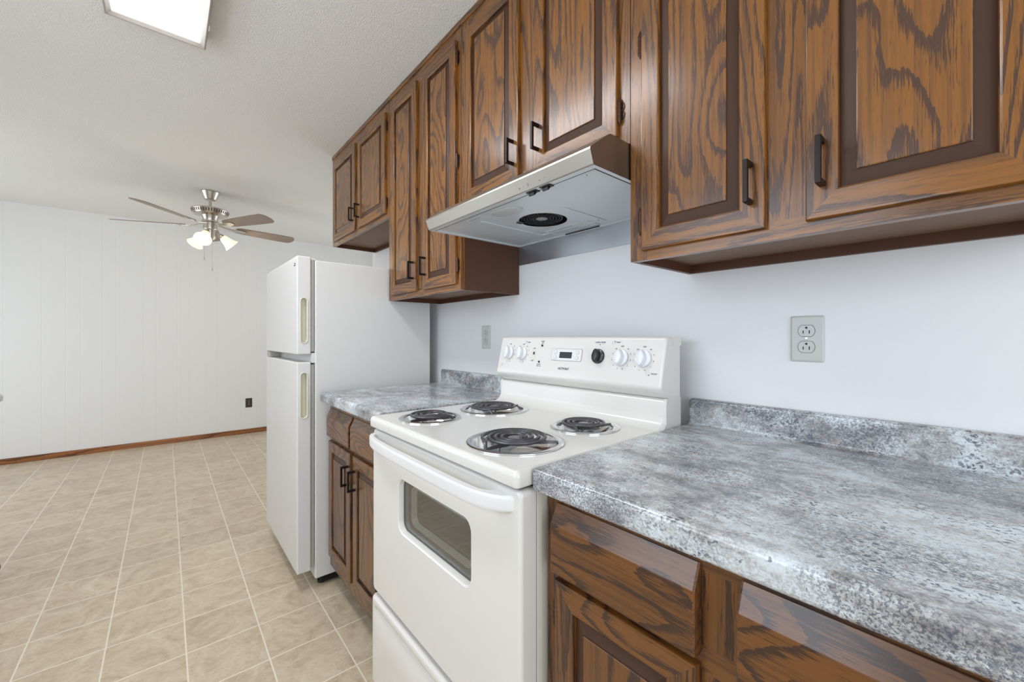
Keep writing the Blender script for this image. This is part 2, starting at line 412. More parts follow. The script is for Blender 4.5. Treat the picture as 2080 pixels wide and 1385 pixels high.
# ------------------------------------------------------------------ cabinets
def framed_door(name, root, x0, x1, z0, z1, yf, y1, org, mats=None):
    mv, mh, mp = mats or (oak_v, oak_h, oak_p)
    """mitred frame; origin at the door centre so each door takes its own cut of grain"""
    o = ((x0+x1)/2, y1, (z0+z1)/2)
    def rect(d, y): return [(x0+d, y, z0+d), (x1-d, y, z0+d), (x1-d, y, z1-d), (x0+d, y, z1-d)]
    bm = bmesh.new()
    prof = [(0, yf), (0, y1+.004), (.0015, y1+.0012), (.005, y1), (.044, y1), (.0465, y1+.0015), (.048, y1+.005), (.048, yf-.002)]
    loops(bm, [rect(d, y) for d, y in prof], lambda i, j: 1 if j % 2 == 0 else 0, True, False)
    dr = obj(name, bm, [mv, mh], root, o, sharp=30)
    bm = bmesh.new()
    k = .024
    pr = [(.047, yf-.001), (.047, y1+.010), (.047+k, y1+.0035), (.047+k, y1+.001), (.0485+k, y1+.0002)]
    loops(bm, [rect(d, y) for d, y in pr], lambda i, j: 0 if i >= 3 else 1, True, True)
    pn = obj('panel', bm, [mp, bevel_brown], dr, o, sharp=15)
    return dr, o
def handle(dr, x, zc, y1, half=.041):
    bm = bmesh.new(); p = .030
    box(bm, x-.0045, x+.0045, y1-p, y1-p+.008, zc-half, zc+half, .001)
    for s in (-1, 1):
        zz = zc + s*(half-.0045)
        box(bm, x-.0045, x+.0045, y1-p+.007, y1+.0005, zz-.0045, zz+.0045, .0008)
    return obj('handle', bm, bronze, dr, (x, y1, zc))
def hinge(dr, x, zc, yf, side):
    """antique barrel hinge on the stile beside the door edge; side = -1 when the stile is on the left"""
    bm = bmesh.new(); h = .024
    xa = x + side*.0045
    tube(bm, [(xa, yf-.006, zc-h-.010), (xa, yf-.006, zc-h-.004), (xa, yf-.006, zc-h), (xa, yf-.006, zc+h), (xa, yf-.006, zc+h+.004), (xa, yf-.006, zc+h+.010)],
         lambda i: (.001, .0035, .005, .005, .0035, .001)[i], 8)
    for k in range(5):
        zz = zc-h+.004+k*(2*h-.008)/4
        lathe(bm, [(.0056, -.002), (.0062, 0), (.0056, .002)], 8, (xa, yf-.006, zz))
    pts = [(0, -h), (.010, -h*.8), (.012, -h*.35), (.008, 0), (.012, h*.35), (.010, h*.8), (0, h)]
    l0 = [(xa + side*a, yf-.0022, zc+b) for a, b in pts]; l1 = [(xa + side*a, yf, zc+b) for a, b in pts]
    loops(bm, [l1, l0], 0, True, True)
    return obj('hinge', bm, brass, dr, (x, yf, zc))
def wall_cabinet(x0, x1, z0, label, doors, mid):
    """doors: (x0, x1, z0, z1, hinge_side, handle_x, handle_z, [hinge z])"""
    yf, y1, zt = -.305, -.318, CZ-.001
    root = empty('wall_cabinet', ((x0+x1)/2, -.15, z0), label, 'cabinet', 'stained oak wall cabinets')
    og = wpos(root)
    bm = bmesh.new(); th = .013
    box(bm, x0, x0+th, yf+.018, -.001, z0, zt); box(bm, x1-th, x1, yf+.018, -.001, z0, zt)
    box(bm, x0+th, x1-th, -.014, -.001, z0, zt)
    obj('side_panels', bm, case_brown, root, og)
    bm = bmesh.new(); box(bm, x0+th, x1-th, yf+.018, -.014, z0+.024, z0+.036)
    obj('bottom_panel', bm, case_inside, root, og)
    bm = bmesh.new()
    a0 = doors[0][0]+.012; a1 = doors[-1][1]-.012; zb = doors[0][2]+.012; ztop = doors[0][3]-.012
    box(bm, x0, a0, yf, yf+.019, z0, zt, 0, mat=0); box(bm, a1, x1, yf, yf+.019, z0, zt, 0, mat=0)
    box(bm, a0, a1, yf, yf+.019, z0, zb, 0, mat=1); box(bm, a0, a1, yf, yf+.019, ztop, zt, 0, mat=1)
    box(bm, mid[0], mid[1], yf, yf+.019, zb, ztop, 0, mat=0)
    obj('face_frame', bm, [oak_v, oak_h], root, og)
    bm = bmesh.new()
    prism_x(bm, [(yf, zt-.020), (yf-.004, zt-.020), (yf-.006, zt-.017), (yf-.006, zt), (yf, zt)], x0, x1)
    obj('crown_strip', bm, oak_h, root, og)
    for (dx0, dx1, dz0, dz1, hs, hx, hz, hh) in doors:
        dr, o = framed_door('door', root, dx0, dx1, dz0, dz1, yf, y1, og)
        handle(dr, hx, hz, y1)
        for z in hh: hinge(dr, dx0 if hs < 0 else dx1, z, yf, hs)
    return root
T = 2.348
wall_cabinet(-2.958, -2.024, 1.795, 'short two-door oak wall cabinet above the refrigerator, farthest from the range hood',
    [(-2.912, -2.497, 1.818, T, -1, -2.522, 1.918, (1.875, 2.275)), (-2.450, -2.052, 1.818, T, 1, -2.425, 1.918, (1.875, 2.275))], (-2.51, -2.44))
wall_cabinet(-2.022, -1.347, 1.357, 'tall narrow two-door oak wall cabinet between the refrigerator and the range hood',
    [(-1.983, -1.704, 1.381, T, -1, -1.729, 1.478, (1.455, 1.87, 2.28)), (-1.642, -1.372, 1.381, T, 1, -1.617, 1.482, (1.455, 1.87, 2.28))], (-1.715, -1.63))
wall_cabinet(-1.345, -.583, 1.655, 'two-door oak wall cabinet with the steel range hood mounted under it',
    [(-1.310, -.995, 1.682, T, -1, -1.020, 1.778, (1.745, 2.285)), (-.925, -.614, 1.682, T, 1, -.900, 1.783, (1.745, 2.285))], (-1.005, -.915))
wall_cabinet(-.581, .095, 1.357, 'large dark oak wall cabinet hanging above the right countertop, nearest the viewer',
    [(-.546, -.278, 1.379, T, -1, -.303, 1.470, (1.45, 1.88, 2.28)), (-.214, .056, 1.379, T, 1, -.189, 1.474, (1.45, 1.88, 2.28))], (-.29, -.20))

def base_cabinet(name, x0, x1, label, drawers, doors, mid, yf=-.605, flip=False, group='stained oak base cabinets'):
    y1, z0, zt = yf-.016, .112, .872
    root = empty(name, ((x0+x1)/2, -.32, 0), label, 'cabinet', group); og = wpos(root)
    bm = bmesh.new(); th = .013
    box(bm, x0, x0+th, yf+.019, -.001, z0, zt); box(bm, x1-th, x1, yf+.019, -.001, z0, zt)
    box(bm, x0, x0+th, yf+.075, -.001, .001, z0); box(bm, x1-th, x1, yf+.075, -.001, .001, z0)
    box(bm, x0+th, x1-th, -.014, -.001, .001, zt); box(bm, x0+th, x1-th, yf+.019, -.014, z0, z0+.013)
    obj('side_panels', bm, case_brown, root, og)
    bm = bmesh.new()
    a0 = doors[0][0]+.012; a1 = doors[-1][1]-.012
    box(bm, x0, a0, yf, yf+.019, z0, zt, mat=0); box(bm, a1, x1, yf, yf+.019, z0, zt, mat=0)
    box(bm, a0, a1, yf, yf+.019, z0, doors[0][2]+.012, mat=1)
    box(bm, a0, a1, yf, yf+.019, drawers[0][3]-.010, zt, mat=1)
    box(bm, a0, a1, yf, yf+.019, doors[0][3]-.012, drawers[0][2]+.012, mat=1)
    for za, zb in ((doors[0][2]+.012, doors[0][3]-.012), (drawers[0][2]+.012, drawers[0][3]-.010)):
        box(bm, mid[0], mid[1], yf, yf+.019, za, zb, mat=0)
    obj('face_frame', bm, [base_v, base_h], root, og)
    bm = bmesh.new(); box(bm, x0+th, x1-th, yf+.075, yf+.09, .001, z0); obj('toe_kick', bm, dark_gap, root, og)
    for (a, b_, za, zb) in drawers:
        bm = bmesh.new()
        pr = [(yf, zb), (yf-.004, zb), (yf-.021, zb-.034), (yf-.022, zb-.037), (yf-.022, za+.004), (yf-.019, za), (yf, za)]
        o = ((a+b_)/2, y1, (za+zb)/2)
        e = .003
        ls = []
        for x, sh in ((a, .002), (a+e, 0), (b_-e, 0), (b_, .002)):
            ls.append([(x, min(yf, y+sh) if y < yf else y, z) for y, z in pr])
        loops(bm, ls, 0, True, True)
        obj('drawer', bm, base_h, root, o, sharp=25)
    for (dx0, dx1, dz0, dz1, hs, hx, hz, hh) in doors:
        dr, o = framed_door('door', root, dx0, dx1, dz0, dz1, yf, y1, og, (base_v, base_h, base_p))
        handle(dr, hx, hz, y1)
        for z in hh: hinge(dr, dx0 if hs < 0 else dx1, z, yf, hs)
    return root
base_cabinet('base_cabinet', -1.992, -1.318, 'narrow oak base cabinet with black pulls between the refrigerator and the stove',
    [(-1.975, -1.684, .717, .842), (-1.664, -1.338, .717, .842)],
    [(-1.968, -1.682, .168, .697, -1, -1.707, .602, (.235, .63)), (-1.652, -1.345, .168, .697, 1, -1.627, .602, (.235, .63))], (-1.69, -1.645))
base_cabinet('base_cabinet', -.574, .10, 'shade-darkened oak base cabinet with plain drawer fronts right of the stove, nearest the viewer',
    [(-.548, -.268, .719, .848), (-.213, .075, .719, .848)],
    [(-.543, -.268, .168, .706, -1, -.293, .612, (.235, .635)), (-.205, .07, .168, .706, 1, -.18, .612, (.235, .635))], (-.275, -.20))

# ------------------------------------------------------------------ countertops
def countertop(x0, x1, label, ztop=.917, zb=.872):
    root = empty('countertop', ((x0+x1)/2, -.33, zb), label, 'countertop', 'grey granite-look countertops'); og = wpos(root)
    yb, yfz = -.001, -.650
    pr = [(yb, ztop), (-.020, ztop)]
    r = .012
    for k in range(6):
        a = PI/2*k/5; pr.append((yfz+r-r*math.sin(a), ztop-r+r*math.cos(a)))
    for k in range(4):
        a = PI/2*k/3; pr.append((yfz+.009-.009*math.cos(a), zb+.009-.009*math.sin(a)-.0))
    pr += [(-.60, zb), (yb, zb)]
    bm = bmesh.new(); prism_x(bm, pr, x0, x1)
    obj('worktop', bm, granite_m, root, og, sharp=40)
    # backsplash: coved foot, rounded top edge
    pr = [(yb, ztop), (-.030, ztop)]
    for k in range(1, 5):
        a = PI/2*k/4; pr.append((-.030+.008*math.sin(a), ztop+.008-.008*math.cos(a)))
    top = ztop+.074
    for k in range(5):
        a = PI/2*k/4; pr.append((-.022+.008-.008*math.cos(a), top-.008+.008*math.sin(a)))
    pr.append((yb, top))
    bm = bmesh.new(); e = .005
    def sc(x, d): return [(x, y if y > -.002 else min(-.002, y+d*.6), z if z < top-.02 else z-d) for y, z in pr]
    loops(bm, [sc(x0, .004), sc(x0+e, 0), sc(x1-e, 0), sc(x1, .004)], 0, True, True)
    obj('backsplash', bm, granite_m, root, og, sharp=40)
    return root
countertop(-1.985, -1.318, 'short grey granite-look countertop between the refrigerator and the stove')
countertop(-.571, .115, 'long glossy grey granite-look countertop right of the stove')

# small round table whose rim and one turned leg just enter the picture at the left
tb = empty('table', (-3.079, -2.12, 0), 'small round pale grey table on turned brown legs, cut off by the left photo edge', 'table'); og = wpos(tb)
bm = bmesh.new(); lathe(bm, [(.20, .856), (.322, .856), (.329, .860), (.330, .872), (.328, .884), (.320, .890), (.20, .891)], 64, (-3.079, -2.12, 0)); obj('tabletop', bm, laminate_grey, tb, og)
bm = bmesh.new(); lathe(bm, [(.292, .80), (.300, .80), (.300, .8555), (.292, .8555)], 48, (-3.079, -2.12, 0), cap0=False, cap1=False); obj('apron', bm, case_brown, tb, og)
for k in range(4):
    a = math.radians(106.7+90*k); px, py = -3.079+.292*math.cos(a), -2.12+.292*math.sin(a)
    bm = bmesh.new()
    lathe(bm, [(.016, .855), (.016, .76), (.020, .75), (.014, .735), (.0155, .60), (.0165, .42), (.013, .356), (.021, .350), (.025, .338), (.025, .328), (.020, .318), (.013, .312), (.014, .290), (.021, .284), (.025, .272), (.024, .262), (.018, .254), (.015, .24), (.020, .15), (.028, .06), (.032, .036), (.030, .020), (.022, .001)], 24, (px, py, 0))
    obj('leg', bm, base_v, tb, (px, py, 0))

# ------------------------------------------------------------------ refrigerator
FX0, FX1 = -2.755, -2.028
fr = empty('refrigerator', ((FX0+FX1)/2, -.38, 0), 'white top-freezer refrigerator with cream side-scoop handles beside the short counter', 'refrigerator'); og = wpos(fr)
bm = bmesh.new(); box(bm, FX0, FX1, -.661, -.062, .046, 1.527, .006, 3); obj('body', bm, fridge_white, fr, og)
bm = bmesh.new(); box(bm, FX0+.02, FX1-.02, -.63, -.10, .012, .050); obj('base_grille', bm, dark_gap, fr, og)
for x in (FX0+.05, FX1-.05):
    for y in (-.62, -.13):
        bm = bmesh.new(); lathe(bm, [(.018, .001), (.018, .012), (.010, .014), (.010, .06)], 14, (x, y, 0)); obj('foot', bm, black, fr, (x, y, 0))
def stadium(yc, zc, w, h, n=10):
    out = []; r = w/2
    for s, a0 in ((1, 0), (-1, PI)):
        for k in range(n+1):
            a = a0+PI*k/n; out.append((yc+r*math.cos(a), zc+s*(h/2-r)+r*math.sin(a)))
    return out
def fridge_door(name, z0, z1, hz0, hz1):
    y0, y1 = -.738, -.679
    bm = bmesh.new(); box(bm, FX0, FX1, y0, y1, z0, z1, .006, 3)
    hc = (hz0+hz1)/2; hh = hz1-hz0; yc = -.7085
    d = obj(name, bm, fridge_white, fr, og)
    # cut the grip pocket into the right-hand edge of the door
    cb = bmesh.new(); st = stadium(yc, hc, .026, hh-.007)
    loops(cb, [[(FX1-.030, y, z) for y, z in st], [(FX1+.02, y, z) for y, z in st]], 0, True, True)
    cut = obj('cutter', cb, fridge_white, fr, og)
    bo = d.modifiers.new('pocket', 'BOOLEAN'); bo.operation = 'DIFFERENCE'; bo.object = cut; bo.solver = 'EXACT'
    bpy.context.view_layer.update()
    me = bpy.data.meshes.new_from_object(d.evaluated_get(bpy.context.evaluated_depsgraph_get()))
    d.modifiers.clear(); wn = d.modifiers.new('even_shading', 'WEIGHTED_NORMAL'); wn.keep_sharp = True; wn.weight = 80; d.data = me; bpy.data.objects.remove(cut)
    for p in me.polygons: p.use_smooth = True
    me.set_sharp_from_angle(angle=math.radians(35))
    bm = bmesh.new()
    sp = [(.034, .0, .0005), (.034, .0, .003), (.031, .0, .0042), (.027, .0, .003), (.0245, .0, -.001), (.0235, .0, -.016), (.019, .0, -.024), (.010, 0, -.0265)]
    ls = [[(FX1+dx, y, z) for y, z in stadium(yc, hc, w_, hh-(.034-w_))] for w_, _, dx in sp]
    loops(bm, ls, 0, False, True)
    h = obj('grip', bm, cream, d, og); h['label'] = 'cream recessed grip'
    bm = bmesh.new(); box(bm, FX0+.012, FX1-.010, y1, -.664, z0+.012, z1-.012)
    g = obj('gasket', bm, gasket, d, og)
    return d
fd = fridge_door('freezer_door', 1.090, 1.540, 1.141, 1.351)
fridge_door('door', .092, 1.055, .797, 1.009)
bm = bmesh.new(); box(bm, FX0+.006, FX0+.075, -.735, -.66, 1.056, 1.089, .003)
obj('centre_hinge', bm, gasket, fr, og)
bm = bmesh.new(); box(bm, FX0+.004, FX1-.004, -.676, -.660, 1.050, 1.096, .001); obj('divider', bm, fridge_white, fr, og)
bm = bmesh.new(); box(bm, FX1-.052, FX1-.030, -.7396, -.7378, 1.497, 1.510, .0005, mat=0)
for k in range(3): box(bm, FX1-.049+k*.006, FX1-.0455+k*.006, -.7400, -.7395, 1.500, 1.507, mat=1)
obj('badge', bm, [ink_dark, ink_white], fd, og)
for q in ((FX1-.06, FX1-.012, -.70, -.655, 1.527, 1.537), (FX0+.012, FX0+.07, -.72, -.64, 1.527, 1.543)):
    bm = bmesh.new(); box(bm, *q, .003); obj('hinge_cover', bm, cream, fr, og)

# ------------------------------------------------------------------ stove
SX0, SX1, SC = -1.306, -.578, -.942
stv = empty('stove', (SC, -.36, 0), 'white electric coil stove with a tall control backguard between the two countertops', 'stove'); og = wpos(stv)
bm = bmesh.new(); box(bm, SX0+.004, SX1-.002, -.618, -.066, .035, .862, .003); box(bm, SX0+.002, SX1, -.632, -.616, .06, .872, .002)
obj('body', bm, white_side, stv, og)
for x in (SX0+.05, SX1-.05):
    for y in (-.58, -.12):
        bm = bmesh.new(); lathe(bm, [(.016, .001), (.016, .010), (.008, .012), (.008, .04)], 12, (x, y, 0)); obj('foot', bm, black, stv, (x, y, 0))
# cooktop with four wells
BUR = [(-.747, -.282, .098, .064, 2.7), (-.750, -.540, .120, .082, 3.7), (-1.143, -.555, .096, .064, 2.7), (-1.134, -.305, .120, .082, 3.7)]
CT = .915
bm = bmesh.new()
def flat_rim(y): return y
ya, yb2 = -.674, -.180
N = 48
edges = []
corner = [bm.verts.new((x, y, CT)) for x, y in ((SX0+.012, ya), (SX1-.012, ya), (SX1-.012, yb2), (SX0+.012, yb2))]
for i in range(4): edges.append(bm.edges.new((corner[i], corner[(i+1) % 4])))
for (bx, by, R, cr, tn) in BUR:
    ring = [bm.verts.new((bx+(R-.012)*math.cos(2*PI*k/N), by+(R-.012)*math.sin(2*PI*k/N), CT)) for k in range(N)]
    for k in range(N): edges.append(bm.edges.new((ring[k], ring[(k+1) % N])))
bmesh.ops.triangle_fill(bm, edges=edges, use_beauty=True)
# rolled front and side edges, swept round the flat as one skirt
def skirt(y_front):
    out = []
    return out
sk = [(0, 0), (.005, -.001), (.009, -.004), (.0115, -.009), (.012, -.014), (.012, -.030), (.008, -.034)]
ls = []
for d, dz in sk:
    c = .010+d*.6
    ring = [(SX0+.012-d, yb2, CT+dz)]
    for k in range(5):
        a = PI+PI/2*k/4; ring.append((SX0+.012-d+ (d+.0001)*(1+math.cos(a)), ya-d+(d+.0001)*(1+math.sin(a)), CT+dz))
    for k in range(5):
        a = 1.5*PI+PI/2*k/4; ring.append((SX1-.012+d-(d+.0001)*(1-math.cos(a)), ya-d+(d+.0001)*(1+math.sin(a)), CT+dz))
    ring.append((SX1-.012+d, yb2, CT+dz)); ls.append(ring)
loops(bm, ls, 0, closed=False)
# cove and riser at the back
rp = [(yb2, CT)]
for k in range(1, 7):
    a = PI/2*k/6; rp.append((yb2+.036*math.sin(a), CT+.036-.036*math.cos(a)))
rp += [(-.141, .985), (-.137, .994), (-.130, .998)]
ls = []
xs = [SX0, SX0+.004, SX0+.012, SX1-.012, SX1-.004, SX1]; dd_ = [.012, .004, 0, 0, .004, .012]
for (y, z) in rp:
    ls.append([(x, y+(d if z > CT+.004 else 0), z-(d if z < CT+.004 else d*.25)) for x, d in zip(xs, dd_)])
loops(bm, ls, 0, closed=False)
bmesh.ops.remove_doubles(bm, verts=bm.verts, dist=.0003)
obj('cooktop', bm, white_enamel, stv, og, sharp=50)
bm = bmesh.new(); box(bm, SX0+.012, SX1-.012, -.664, -.07, .8625, .872); obj('cooktop_tray', bm, dark_gap, stv, og)

def burner(bx, by, R, cr, turns, rot):
    bm = bmesh.new()
    pr = [(R, CT+.0005), (R, CT+.003), (R-.003, CT+.0048), (R-.012, CT+.0042), (R-.018, CT+.002), (R-.022, CT-.006), (R-.032, CT-.022), (R-.05, CT-.031), (.022, CT-.034)]
    lathe(bm, [(r, z) for r, z in pr], 48, (bx, by, 0), cap0=False, cap1=True)
    pan = obj('drip_pan', bm, chrome, stv, (bx, by, CT))
    bm = bmesh.new(); zc = CT+.0125; pts = []
    r0 = .0245; n = int(turns*36)
    for k in range(n+1):
        a = rot+2*PI*k/36; r = r0+(cr-r0)*k/n; pts.append((bx+r*math.cos(a), by+r*math.sin(a), zc))
    a = rot+2*PI*turns
    for k in range(1, 6): pts.append((bx+(cr+.002+k*.003)*math.cos(a+k*.05), by+(cr+.002+k*.003)*math.sin(a+k*.05), zc-.0012*k*k))
    tube(bm, pts, .0043, 8)
    pts2 = [(bx+r0*math.cos(rot), by+r0*math.sin(rot), zc), (bx+.008*math.cos(rot+.3), by+.008*math.sin(rot+.3), zc-.003), (bx+.004, by, zc-.016)]
    tube(bm, pts2, .0043, 8)
    el = obj('heating_coil', bm, coil_mat, pan, (bx, by, CT)); el['label'] = 'dark grey spiral heating coil'
    bm = bmesh.new()
    lathe(bm, [(.018, -.002), (.0175, 0), (.013, .0012), (.002, .0016)], 24, (bx, by, zc-.001))
    obj('coil_centre', bm, coil_cap, pan, (bx, by, CT))
    bm = bmesh.new()
    for k in range(3):
        a = rot+.5+2*PI*k/3; c, s = math.cos(a), math.sin(a); q = .0012
        p = [(.012, -.006), (R-.016, -.006), (R-.016, -.012), (.012, -.019)]
        for sg in (0,):
            l0 = [(bx+r*c-q*s, by+r*s+q*c, zc+z) for r, z in p]; l1 = [(bx+r*c+q*s, by+r*s-q*c, zc+z) for r, z in p]
            loops(bm, [l0, l1], 0, True, True)
    obj('coil_support', bm, coil_mat, pan, (bx, by, CT))
for i, (bx, by, R, cr, tn) in enumerate(BUR): burner(bx, by, R, cr, tn, (.6, .2, 2.4, 1.0)[i])

# backguard
TILT = math.atan2(.031, .136)
def gf(z): return -.131-.031*(1.171-z)/.136
bm = bmesh.new()
pr = [(-.060, .93), (-.060, 1.171), (-.120, 1.171), (-.128, 1.169), (-.1325, 1.163)]
pr += [(gf(1.05), 1.05), (gf(1.036), 1.036), (gf(1.028)+.0005, 1.028), (-.158, 1.020), (-.151, 1.012), (-.140, 1.003), (-.133, .999), (-.112, .996), (-.112, .93)]
def gsec(x, d): return [(x, y+(d if y < -.1 else 0), z-(d*.5 if z > 1.1 else 0)) for y, z in pr]
loops(bm, [gsec(SX0+.002, .006), gsec(SX0+.004, .002), gsec(SX0+.009, 0), gsec(SX1-.009, 0), gsec(SX1-.004, .002), gsec(SX1-.001, .006)], 0, True, True)
bg = obj('backguard', bm, white_enamel, stv, og, sharp=40)
for xa, xb in ((SX1-.009, SX1+.0005), (SX0-.0005, SX0+.009)):
    bm = bmesh.new(); prism_x(bm, [(-.058, .90), (-.058, .999), (-.134, .999), (-.138, .985), (-.138, .93), (-.165, .90)], xa, xb)
    obj('end_cap', bm, white_enamel, stv, og)
bm = bmesh.new(); prism_x(bm, [(-.055, 1.146), (-.055, 1.1715), (-.100, 1.1715), (-.100, 1.146)], SX1-.0015, SX1+.0005)
obj('corner_tab', bm, white_enamel, stv, og)
nrm = Vector((0, -math.cos(TILT), math.sin(TILT))); upv = Vector((0, math.sin(TILT), math.cos(TILT)))
def gp(x, z, d=0.0): return Vector((x, gf(z), z)) + nrm*d
GR = (PI/2-TILT, 0, 0)
def knob(x, z, m, R, grip_h, name, lab=None):
    bm = bmesh.new(); c = gp(x, z, .0003)
    lathe(bm, [(R, 0), (R, .004), (R*.97, .006), (R*.78, .008), (R*.5, .009)], 36, c, nrm)
    # finger grip: pointed-oval ridge standing on the skirt
    pts = []
    for k in range(28):
        a = 2*PI*k/28; px = R*.56*math.sin(a); pz = R*.92*math.cos(a)
        pts.append((px*(1-.25*abs(math.cos(a))), pz))
    def ring(sx, sz, d, ox=0): return [c + Vector((1, 0, 0))*(p[0]*sx+ox) + upv*(p[1]*sz) + nrm*d for p in pts]
    loops(bm, [ring(1, 1, .006), ring(1, 1, .016), ring(.80, .95, .0215), ring(.22, .80, .024), ring(.08, .7, .0242)], 0, False, True)
    o = obj(name, bm, m, stv, gp(x, z))
    if lab: o['label'] = lab
    return o
KN = [(-1.240, 1.108), (-1.163, 1.108), (-.719, 1.108), (-.644, 1.108)]
KNOBS = [knob(x, z, knob_white, .0255, .02, 'burner_knob') for x, z in KN]
ok = knob(-.804, 1.109, black, .0235, .02, 'oven_knob', 'black oven temperature knob with white numerals')
bm = bmesh.new(); c = gp(-.804, 1.109, .0068)
for k in range(13):
    a = math.radians(-150+k*22)-PI/2+math.radians(30)
    p = c + Vector((1, 0, 0))*(.0195*math.cos(a)) + upv*(.0195*math.sin(a))
    lathe(bm, [(.0016 if k % 2 else .0024, 0), (.0014 if k % 2 else .0022, .0005)], 6, p, nrm)
obj('knob_markings', bm, ink_white, ok, wpos(ok))
# clock panel
def gplate(bm, cx, cz, w_, h_, r, d0, d1, mat=0, rim=0):
    pts = rrect(0, 0, w_, h_, r, 5)
    def rg(s, d): return [gp(cx, cz, 0) + Vector((1, 0, 0))*p[0]*s + upv*p[1]*(1-(1-s)*w_/h_) + nrm*d for p in pts]
    loops(bm, [rg(1, d0), rg(1, d1-.0005), rg(1-.001/w_, d1)], mat, False, True)
bm = bmesh.new(); gplate(bm, -.939, 1.109, .138, .043, .007, 0, .0012, 0); gplate(bm, -.939, 1.109, .1345, .0395, .006, .0012, .0018, 1)
clk = obj('clock_panel', bm, [faint, white_plastic], stv, gp(-.939, 1.109))
bm = bmesh.new(); gplate(bm, -.941, 1.108, .056, .0215, .002, .0018, .0026); obj('display', bm, lcd, clk, wpos(clk))
for (x, z) in ((-.989, 1.118), (-.989, 1.100), (-.889, 1.118), (-.890, 1.100)):
    bm = bmesh.new(); rx = .0075 if x < -.95 else .0068
    lathe(bm, [(rx, .0017), (rx, .0024), (rx-.0006, .0027)], 20, gp(x, z), nrm)
    lathe(bm, [(rx-.0011, .0026), (rx-.0015, .0031)], 20, gp(x, z), nrm, mat=1)
    obj('button', bm, [faint, white_plastic], clk, gp(x, z))
for (x, z) in ((-1.062, 1.139), (-1.066, 1.080)):
    bm = bmesh.new(); lathe(bm, [(.0042, 0), (.0042, .002), (.0032, .003), (.001, .0032)], 16, gp(x, z), nrm); obj('indicator_light', bm, plain('dark_red_lens', srgb(70, 50, 52), .3), stv, gp(x, z))
bm = bmesh.new(); gplate(bm, -1.100, 1.104, .016, .034, .002, 0, .001, 0)
rk = obj('rocker_switch', bm, [cream], stv, gp(-1.1, 1.104))
bm = bmesh.new(); gplate(bm, -1.098, 1.110, .006, .010, .001, .001, .004, 0); obj('toggle', bm, ink_dark, rk, wpos(rk))
text_obj('brand_lettering', 'HOTPOINT', .0115, gp(-.943, 1.0615, .0004), GR, ink_dark, stv, sx=.86)
def gt(s, size, x, z): return text_obj('lettering', s, size, gp(x, z, .0004), GR, ink, stv)
gt('OVEN TEMP', .0075, -.803, 1.153)
gt('OVEN', .006, -1.062, 1.154); gt('ON', .006, -1.062, 1.148); gt('SURFACE', .005, -1.066, 1.071); gt('UNIT ON', .005, -1.066, 1.065)
gt('LIGHT', .005, -1.10, 1.128); gt('OVEN', .005, -1.103, 1.083)
gt('REAR', .006, -.735, 1.154); gt('FRONT', .006, -.605, 1.067); gt('REAR', .006, -1.135, 1.150)
for i, (x, z) in enumerate(KN):
    gt('OFF', .0065, x, z+.034)
    for k, s in enumerate(('HI', '9', '8', '7', '6', '5', '4', '3', '2', 'LO')):
        a = PI/2-math.radians(38+k*31.5)
        text_obj('dial_number', s, .0055, gp(x+.0335*math.cos(a), z+.0335*math.sin(a), .0004), GR, ink, KNOBS[i])
bm = bmesh.new()
pts = [gp(-.803, 1.1455, .0004)+Vector((1, 0, 0))*a*.003+upv*b*.003 for a, b in ((-1, .8), (0, -1), (1, .8))]
bm.faces.new([bm.verts.new(p) for p in pts]); obj('pointer_mark', bm, ink, stv, og, sharp=0, recalc=False)
def dots(cx, cz, on):
    for i, (a, b_) in enumerate(((-.004, .003), (.004, .003), (-.004, -.003), (.004, -.003))):
        bm = bmesh.new(); lathe(bm, [(.0022 if i == on else .0010, .0002), (.002 if i == on else .0008, .0006)], 10, gp(cx+a, cz+b_), nrm)
        obj('burner_mark', bm, ink, stv, og, sharp=0)
dots(-.752, 1.153, 1); dots(-.625, 1.066, 3); dots(-1.272, 1.062, 2); dots(-1.152, 1.150, 1)

# oven door
DX0, DX1, DZ0, DZ1, DY = SX0+.003, SX1-.001, .352, .874, -.676
bm = bmesh.new()
dcx, dcz, dw, dh = (DX0+DX1)/2, (DZ0+DZ1)/2, DX1-DX0, DZ1-DZ0
WCX, WCZ, WW, WH = -.928, .686, .362, .148
def R3(cx, cz, w_, h_, r, y): return [(p[0], y, p[1]) for p in rrect(cx, cz, w_, h_, r, 6)]
ls = [R3(dcx, dcz, dw, dh, .012, -.634), R3(dcx, dcz, dw, dh, .012, DY+.010), R3(dcx, dcz, dw-.004, dh-.004, .012, DY+.004), R3(dcx, dcz, dw-.016, dh-.016, .012, DY),
      R3(WCX, WCZ, WW+.020, WH+.020, .034, DY), R3(WCX, WCZ, WW+.012, WH+.012, .031, DY-.0008), R3(WCX, WCZ, WW+.004, WH+.004, .028, DY+.002), R3(WCX, WCZ, WW, WH, .026, DY+.010), R3(WCX, WCZ, WW, WH, .026, DY+.016)]
loops(bm, ls, 0, False, False)
od = obj('oven_door', bm, white_enamel, stv, og, sharp=40)
bm = bmesh.new(); loops(bm, [R3(WCX, WCZ, WW+.02, WH+.02, .026, DY+.016), R3(WCX, WCZ, WW+.02, WH+.02, .026, DY+.019)], 0, True, True)
obj('window_glass', bm, oven_glass, od, og, sharp=20)['label'] = 'smoked glass oven window'
bm = bmesh.new()
loops(bm, [R3(WCX, WCZ, WW+.03, WH+.03, .03, DY+.0195), R3(WCX, WCZ, WW+.03, WH+.03, .03, DY+.040)], 0, False, True)
